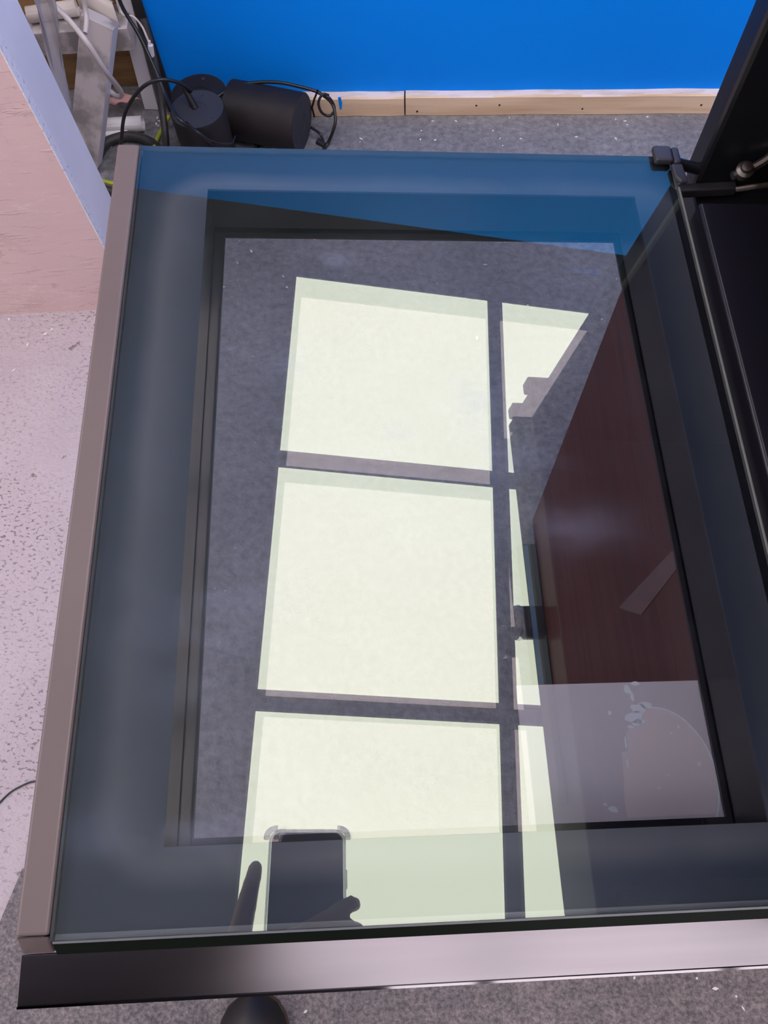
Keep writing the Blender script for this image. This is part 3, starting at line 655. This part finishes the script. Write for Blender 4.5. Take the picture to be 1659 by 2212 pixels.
child(MB().tube(curve_pts([aty(255, -30, 1.50), aty(258, 15, 1.50), aty(268, 33, 1.49), aty(288, 36, 1.475), aty(306, 56, 1.47), aty(318, 82, 1.46), aty(322, 92, 1.458)], 8), .0020, 8), 'cord', M['white_cable'], usb, smooth=True)
child(MB().tube([aty(322, 88, 1.458), aty(323, 95, 1.458), aty(325, 97, 1.458), aty(328, 120, 1.458)], [.0028, .0030, .0055, .0055], 10), 'plug', M['paper_white'], usb, smooth=True)
child(MB().tube([aty(328, 120, 1.458), aty(329.5, 128, 1.458)], [.0032, .0032], 10), 'plug_tip', M['steel'], usb, smooth=True)
cable('wire', [flo(-30, 1765, .002), flo(0, 1733, .002), flo(22, 1712, .002), flo(48, 1697, .003), flo(75, 1688, .003), flo(120, 1690, .002)], .0014, M['cable'], 'thin dark wire lying on the pale speckled floor', 'wire')

# ------------------------------------------------------------------ bits of debris on the floor
db = MB()
spots = [(513, 568), (543, 543), (612, 597), (620, 621), (483, 620), (1048, 572), (680, 517), (1140, 660), (935, 262), (1100, 255), (1350, 262), (1398, 253), (1355, 270), (1065, 283), (1080, 300), (1125, 300), (1330, 300), (1245, 296), (1086, 315), (910, 283), (940, 303), (908, 302), (1205, 270), (1330, 258), (985, 262), (780, 300),
         (255, 185), (300, 265), (340, 255), (345, 262), (338, 268), (342, 272), (240, 318), (20, 690), (112, 712), (98, 722), (30, 800), (60, 745), (660, 2185), (1370, 2112), (1505, 2113), (1590, 2152), (1605, 2178), (1545, 2135), (1300, 690), (1215, 1000), (1030, 730)]
for px, py in spots:
    z = .0062 if py > 2000 else .0002
    c = flo(px, py, z); a = random.uniform(0, 3.14); l = random.uniform(.0018, .0055); w = random.uniform(.0012, .0024)
    u = Vector((math.cos(a), math.sin(a), 0)); q = Vector((-u.y, u.x, 0))
    db.prism([c - u * l, c + q * w, c + u * l * .8 + q * w * .4, c + u * l, c - q * w], (0, 0, .0012))
for _ in range(160):
    c = Vector((random.uniform(-.6, .75), random.uniform(.2, 1.45), .0002))
    l = random.uniform(.0006, .0016); a = random.uniform(0, 3.14); u = Vector((math.cos(a), math.sin(a), 0)); q = Vector((-u.y, u.x, 0))
    if c.x > .25 and c.y < .5: continue
    db.prism([c - u * l, c + q * l * .6, c + u * l, c - q * l * .6], (0, 0, .0008))
tag(db.build('floor_debris', M['fleck']), 'small white chips and dust scattered over the floor', 'debris', kind='stuff')

# ------------------------------------------------------------------ phone in the photographer's hand
PM = Matrix.Identity(4)
for i in range(3): PM[i][0] = cx[i]; PM[i][1] = -cy[i]; PM[i][2] = -cz[i]; PM[i][3] = CAM[i]     # phone measure: x right, y up the phone, z out of its screen
ph = empty('phone'); ph.matrix_world = PM
tag(ph, 'black smartphone in a clear case, mirrored in the near end of the oven glass', 'phone')
def rrect(x0, x1, y0, y1, r, n=7):
    out = []
    for (ccx, ccy, a0_) in ((x1 - r, y1 - r, 0), (x0 + r, y1 - r, 90), (x0 + r, y0 + r, 180), (x1 - r, y0 + r, 270)):
        for k in range(n): a_ = math.radians(a0_ + 90 * k / (n - 1)); out.append((ccx + r * math.cos(a_), ccy + r * math.sin(a_)))
    return out
PX0, PX1, PY0, PY1 = -.0650, .0095, -.1445, .0060
MB().prism([(x, y, .004) for x, y in rrect(PX0, PX1, PY0, PY1, .010)], (0, 0, .008)).build('phone_body', M['phone'], ph, bevel=.0015)
cr = MB(); oa = rrect(PX0 - .0028, PX1 + .0028, PY0 - .0028, PY1 + .0028, .0125); ia = rrect(PX0 - .0003, PX1 + .0003, PY0 - .0003, PY1 + .0003, .0103); n = len(oa)
v = [(x, y, .0035) for x, y in oa] + [(x, y, .0035) for x, y in ia] + [(x, y, .013) for x, y in oa] + [(x, y, .013) for x, y in ia]
fs = []
for k in range(n):
    k2 = (k + 1) % n; fs += [(k, k2, n + k2, n + k), (2 * n + k, 3 * n + k, 3 * n + k2, 2 * n + k2), (k, 2 * n + k, 2 * n + k2, k2), (n + k, n + k2, 3 * n + k2, 3 * n + k)]
cr.add(v, fs).build('clear_case', M['case'], ph)
for (x, y) in ((PX0 + .004, PY1 - .004), (PX1 - .004, PY1 - .004), (PX0 + .004, PY0 + .004), (PX1 - .004, PY0 + .004)):
    sx_ = -1 if x < -.03 else 1; sy_ = 1 if y > -.05 else -1
    arcp = [(x + sx_ * .0 + .0095 * math.cos(a_) * 1.0, y + .0095 * math.sin(a_)) for a_ in [math.atan2(sy_, sx_) + math.radians(-55 + 110 * k / 8) for k in range(9)]]
    MB().tube([(p, q, .0080) for p, q in arcp], .0032, 8).build('case_corner', M['case'], ph, smooth=True)
MB().box((PX1 + .0029, -.050, .006), (PX1 + .0042, -.032, .011)).build('side_button', M['case'], ph, bevel=.0004)
for (x, y) in ((.0, .0), (.0, -.017)):
    MB().lathe([(.0050, .0), (.0065, .0), (.0065, -.0012), (.0050, -.0012)], (x, y, .0040), (0, 0, 1), 24).build('lens_ring', M['lens'], ph, smooth=True) if y != 0 else None
MB().prism([(x, y, .0128) for x, y in rrect(PX0 + .002, PX1 - .002, PY0 + .002, PY1 - .002, .008)], (0, 0, .0004)).build('screen', M['oven_black'], ph)

# ------------------------------------------------------------------ the photographer
def lp(x, y, z): return PM @ Vector((x, y, z))
def remeshed(name, mb, mt, voxel, parent=None, smooth_it=4, label=None):
    o = mb.build(name, mt, parent, smooth=False)
    r = o.modifiers.new('remesh', 'REMESH'); r.mode = 'VOXEL'; r.voxel_size = voxel; r.use_smooth_shade = True
    s_ = o.modifiers.new('smooth', 'SMOOTH'); s_.factor = .5; s_.iterations = smooth_it
    return o
def ell(mb, c, rx, ry, rz, seg=24, rings=14, M_=None):
    v = []; f = []
    for i in range(rings + 1):
        th = math.pi * i / rings
        for k in range(seg):
            a_ = 2 * math.pi * k / seg; p = Vector((rx * math.sin(th) * math.cos(a_), ry * math.sin(th) * math.sin(a_), rz * math.cos(th)))
            if M_: p = M_ @ p
            v.append(Vector(c) + p)
    for i in range(rings):
        for k in range(seg): f.append((i * seg + k, i * seg + (k + 1) % seg, (i + 1) * seg + (k + 1) % seg, (i + 1) * seg + k))
    return mb.add(v, f)
def limb(mb, pts, rs, n=6):
    P = curve_pts(pts, n); R_ = []
    for i in range(len(rs) - 1): R_ += [rs[i] + (rs[i + 1] - rs[i]) * k / n for k in range(n)]
    R_.append(rs[-1]); mb.tube(P, R_, 16); ell(mb, P[0], rs[0], rs[0], rs[0], 14, 8); ell(mb, P[-1], rs[-1], rs[-1], rs[-1], 14, 8); return mb
PXc, PYc = -.10, -.42
sh_l, sh_r = Vector((PXc - .165, PYc, 1.40)), Vector((PXc + .165, PYc, 1.40))
wr_l = lp(-.088, -.195, -.012); el_l = Vector((-.350, -.245, 1.125))
el_r = Vector((PXc + .22, PYc - .02, 1.12)); wr_r = Vector((PXc + .23, PYc + .06, .87))
hip_l, hip_r = Vector((PXc - .09, PYc - .02, .92)), Vector((PXc + .09, PYc - .02, .92))
an_l, an_r = Vector((-.175, -.400, .09)), Vector((PXc + .13, -.53, .09))
kn_l, kn_r = Vector((-.19, -.43, .50)), Vector((PXc + .11, -.48, .50))
body = MB()
limb(body, [(PXc, PYc - .02, .95), (PXc, PYc - .02, 1.15), (PXc, PYc, 1.38)], [.12, .11, .12])
limb(body, [(PXc, PYc, 1.38), (PXc, PYc + .025, 1.50), (PXc, PYc + .045, 1.56)], [.07, .055, .055])
hc = Vector((PXc, PYc + .065, 1.635)); HM = Matrix.Rotation(math.radians(-28), 3, 'X')
ell(body, hc, .075, .092, .115, 28, 18, HM)
ell(body, hc + HM @ Vector((0, .035, -.055)), .055, .055, .06, 20, 12, HM)
body.tube([hc + HM @ Vector((0, .085, .02)), hc + HM @ Vector((0, .104, -.022)), hc + HM @ Vector((0, .09, -.032))], [.009, .015, .013], 10)
for s_ in (-1, 1):
    ell(body, hc + HM @ Vector((s_ * .076, -.004, -.005)), .010, .020, .032, 12, 8, HM)
    ell(body, hc + HM @ Vector((s_ * .03, .074, .026)), .022, .014, .008, 12, 8, HM)
ell(body, hc + HM @ Vector((0, .083, -.058)), .026, .010, .008, 12, 8, HM)
limb(body, [sh_l, el_l, wr_l], [.05, .043, .028]); limb(body, [sh_r, el_r, wr_r], [.05, .043, .028])
limb(body, [hip_l, kn_l, an_l], [.085, .06, .042]); limb(body, [hip_r, kn_r, an_r], [.085, .06, .042])
# left hand: palm under the phone, thumb along its left side, four fingers across the back to the right edge
palm = [lp(-.088, -.190, -.012), lp(-.080, -.150, -.014), lp(-.070, -.118, -.014)]
limb(body, palm, [.028, .030, .022]); limb(body, [lp(-.070, -.160, -.012), lp(-.052, -.118, -.012)], [.022, .016])
limb(body, [lp(-.092, -.150, -.004), lp(-.0925, -.108, .006), lp(-.0865, -.066, .010), lp(-.0800, -.028, .011)], [.017, .0135, .0105, .0080])
for (v0, v1, tipx, rr) in ((-.100, -.070, .018, .0088), (-.120, -.094, .021, .0090), (-.138, -.116, .018, .0086), (-.152, -.136, .012, .0078)):
    limb(body, [lp(-.068, v0 - .012, -.012), lp(-.040, v0, -.0095), lp(-.010, (v0 + v1) / 2, -.0075), lp(tipx - .004, v1, -.006), lp(tipx + .003, v1 + .003, .004)], [rr * 1.15, rr * 1.05, rr, rr * .92, rr * .82])
# right hand hanging relaxed
rb = wr_r
limb(body, [rb, rb + Vector((0, .01, -.06)), rb + Vector((0, .02, -.09))], [.026, .034, .030])
for k, (dyy, ln) in enumerate(((.033, .075), (.012, .085), (-.009, .080), (-.029, .062))):
    b0 = rb + Vector((0, .015 + dyy, -.095)); limb(body, [b0, b0 + Vector((-.006, .006, -ln * .5)), b0 + Vector((-.022, .010, -ln))], [.0095, .0088, .0075])
limb(body, [rb + Vector((0, .03, -.04)), rb + Vector((-.012, .055, -.075)), rb + Vector((-.016, .062, -.105))], [.014, .0115, .009])
person = remeshed('person', body, M['skin'], .0042, None, 3)
tag(person, 'person in black clothes and dark shoes holding the phone over the oven door', 'person')
jk = MB()
limb(jk, [(PXc, PYc - .02, .90), (PXc, PYc - .02, 1.12), (PXc, PYc, 1.36)], [.155, .150, .150])
for s_ in (-1, 1): limb(jk, [(PXc + s_ * .06, PYc - .02, .90), (PXc + s_ * .07, PYc - .02, 1.15), (PXc + s_ * .08, PYc, 1.36)], [.125, .115, .110])
limb(jk, [(PXc, PYc, 1.40), (PXc, PYc + .012, 1.465)], [.10, .072])
limb(jk, [sh_l, el_l, el_l.lerp(wr_l, .86)], [.063, .056, .042]); limb(jk, [sh_r, el_r, el_r.lerp(wr_r, .9)], [.063, .056, .042])
remeshed('sweatshirt', jk, M['jacket'], .010, person, 5)
ts = MB()
limb(ts, [(PXc - .05, PYc - .02, .93), (PXc + .05, PYc - .02, .93)], [.135, .135])
limb(ts, [hip_l, kn_l, an_l + Vector((0, 0, .0))], [.115, .083, .066]); limb(ts, [hip_r, kn_r, an_r], [.115, .083, .066])
remeshed('trousers', ts, M['trousers'], .010, person, 5)
def shoe(heel, yaw, mt):
    R3 = Matrix.Rotation(yaw, 3, 'Z'); m = MB(); 
    for (t, w, hgt) in [(i / 16, 0, 0) for i in range(1)]: pass
    rings = []
    N_ = 18
    for i in range(N_ + 1):
        t = i / N_; y = -.06 + .285 * t
        w = .034 + .016 * math.sin(min(t * 1.25, 1) * math.pi * .55); 
        if t > .78: w *= math.sqrt(max(0.0, 1 - ((t - .78) / .225) ** 2))
        if t < .12: w *= math.sqrt(max(.05, 1 - ((.12 - t) / .125) ** 2))
        hgt = .095 - .055 * min(1, max(0, (t - .22) / .45)); 
        if t > .8: hgt *= math.sqrt(max(.12, 1 - ((t - .8) / .21) ** 2))
        ring = []
        for k in range(13):
            a_ = math.pi * k / 12; ring.append(Vector(heel) + R3 @ Vector((w * math.cos(a_) * (1 - .25 * math.sin(a_) ** 2), y, .016 + hgt * math.sin(a_))))
        rings.append(ring)
    v = [p for r_ in rings for p in r_]; f = []
    for i in range(N_):
        for k in range(12): f.append((i * 13 + k, i * 13 + k + 1, (i + 1) * 13 + k + 1, (i + 1) * 13 + k))
        f.append((i * 13 + 12, i * 13, (i + 1) * 13, (i + 1) * 13 + 12))
    f += [tuple(range(13)), tuple(N_ * 13 + k for k in range(13))]
    m.add(v, f); so = m.build('shoe', M['shoe'], person, smooth=True)
    s2 = MB(); outl = [rings[i][0] for i in range(N_ + 1)] + [rings[i][12] for i in range(N_, -1, -1)]
    outl = [Vector((p.x, p.y, .0066)) for p in outl]
    s2.prism(outl, (0, 0, .012)).build('sole', M['sole'], so)
shoe((-.176, -.415, 0), .04, None); shoe((an_r.x, -.545, 0), -.12, None)
hr = MB(); ell(hr, hc + HM @ Vector((0, -.022, .022)), .083, .092, .108, 28, 18, HM); ell(hr, hc + HM @ Vector((0, -.05, -.02)), .070, .055, .08, 20, 12, HM)
hr.build('hair', M['hair'], person, smooth=True)
for s_ in (-1, 1):
    e_ = MB(); ell(e_, hc + HM @ Vector((s_ * .031, .080, .008)), .011, .008, .006, 14, 8, HM); e_.build('eye', M['eye'], person, smooth=True)
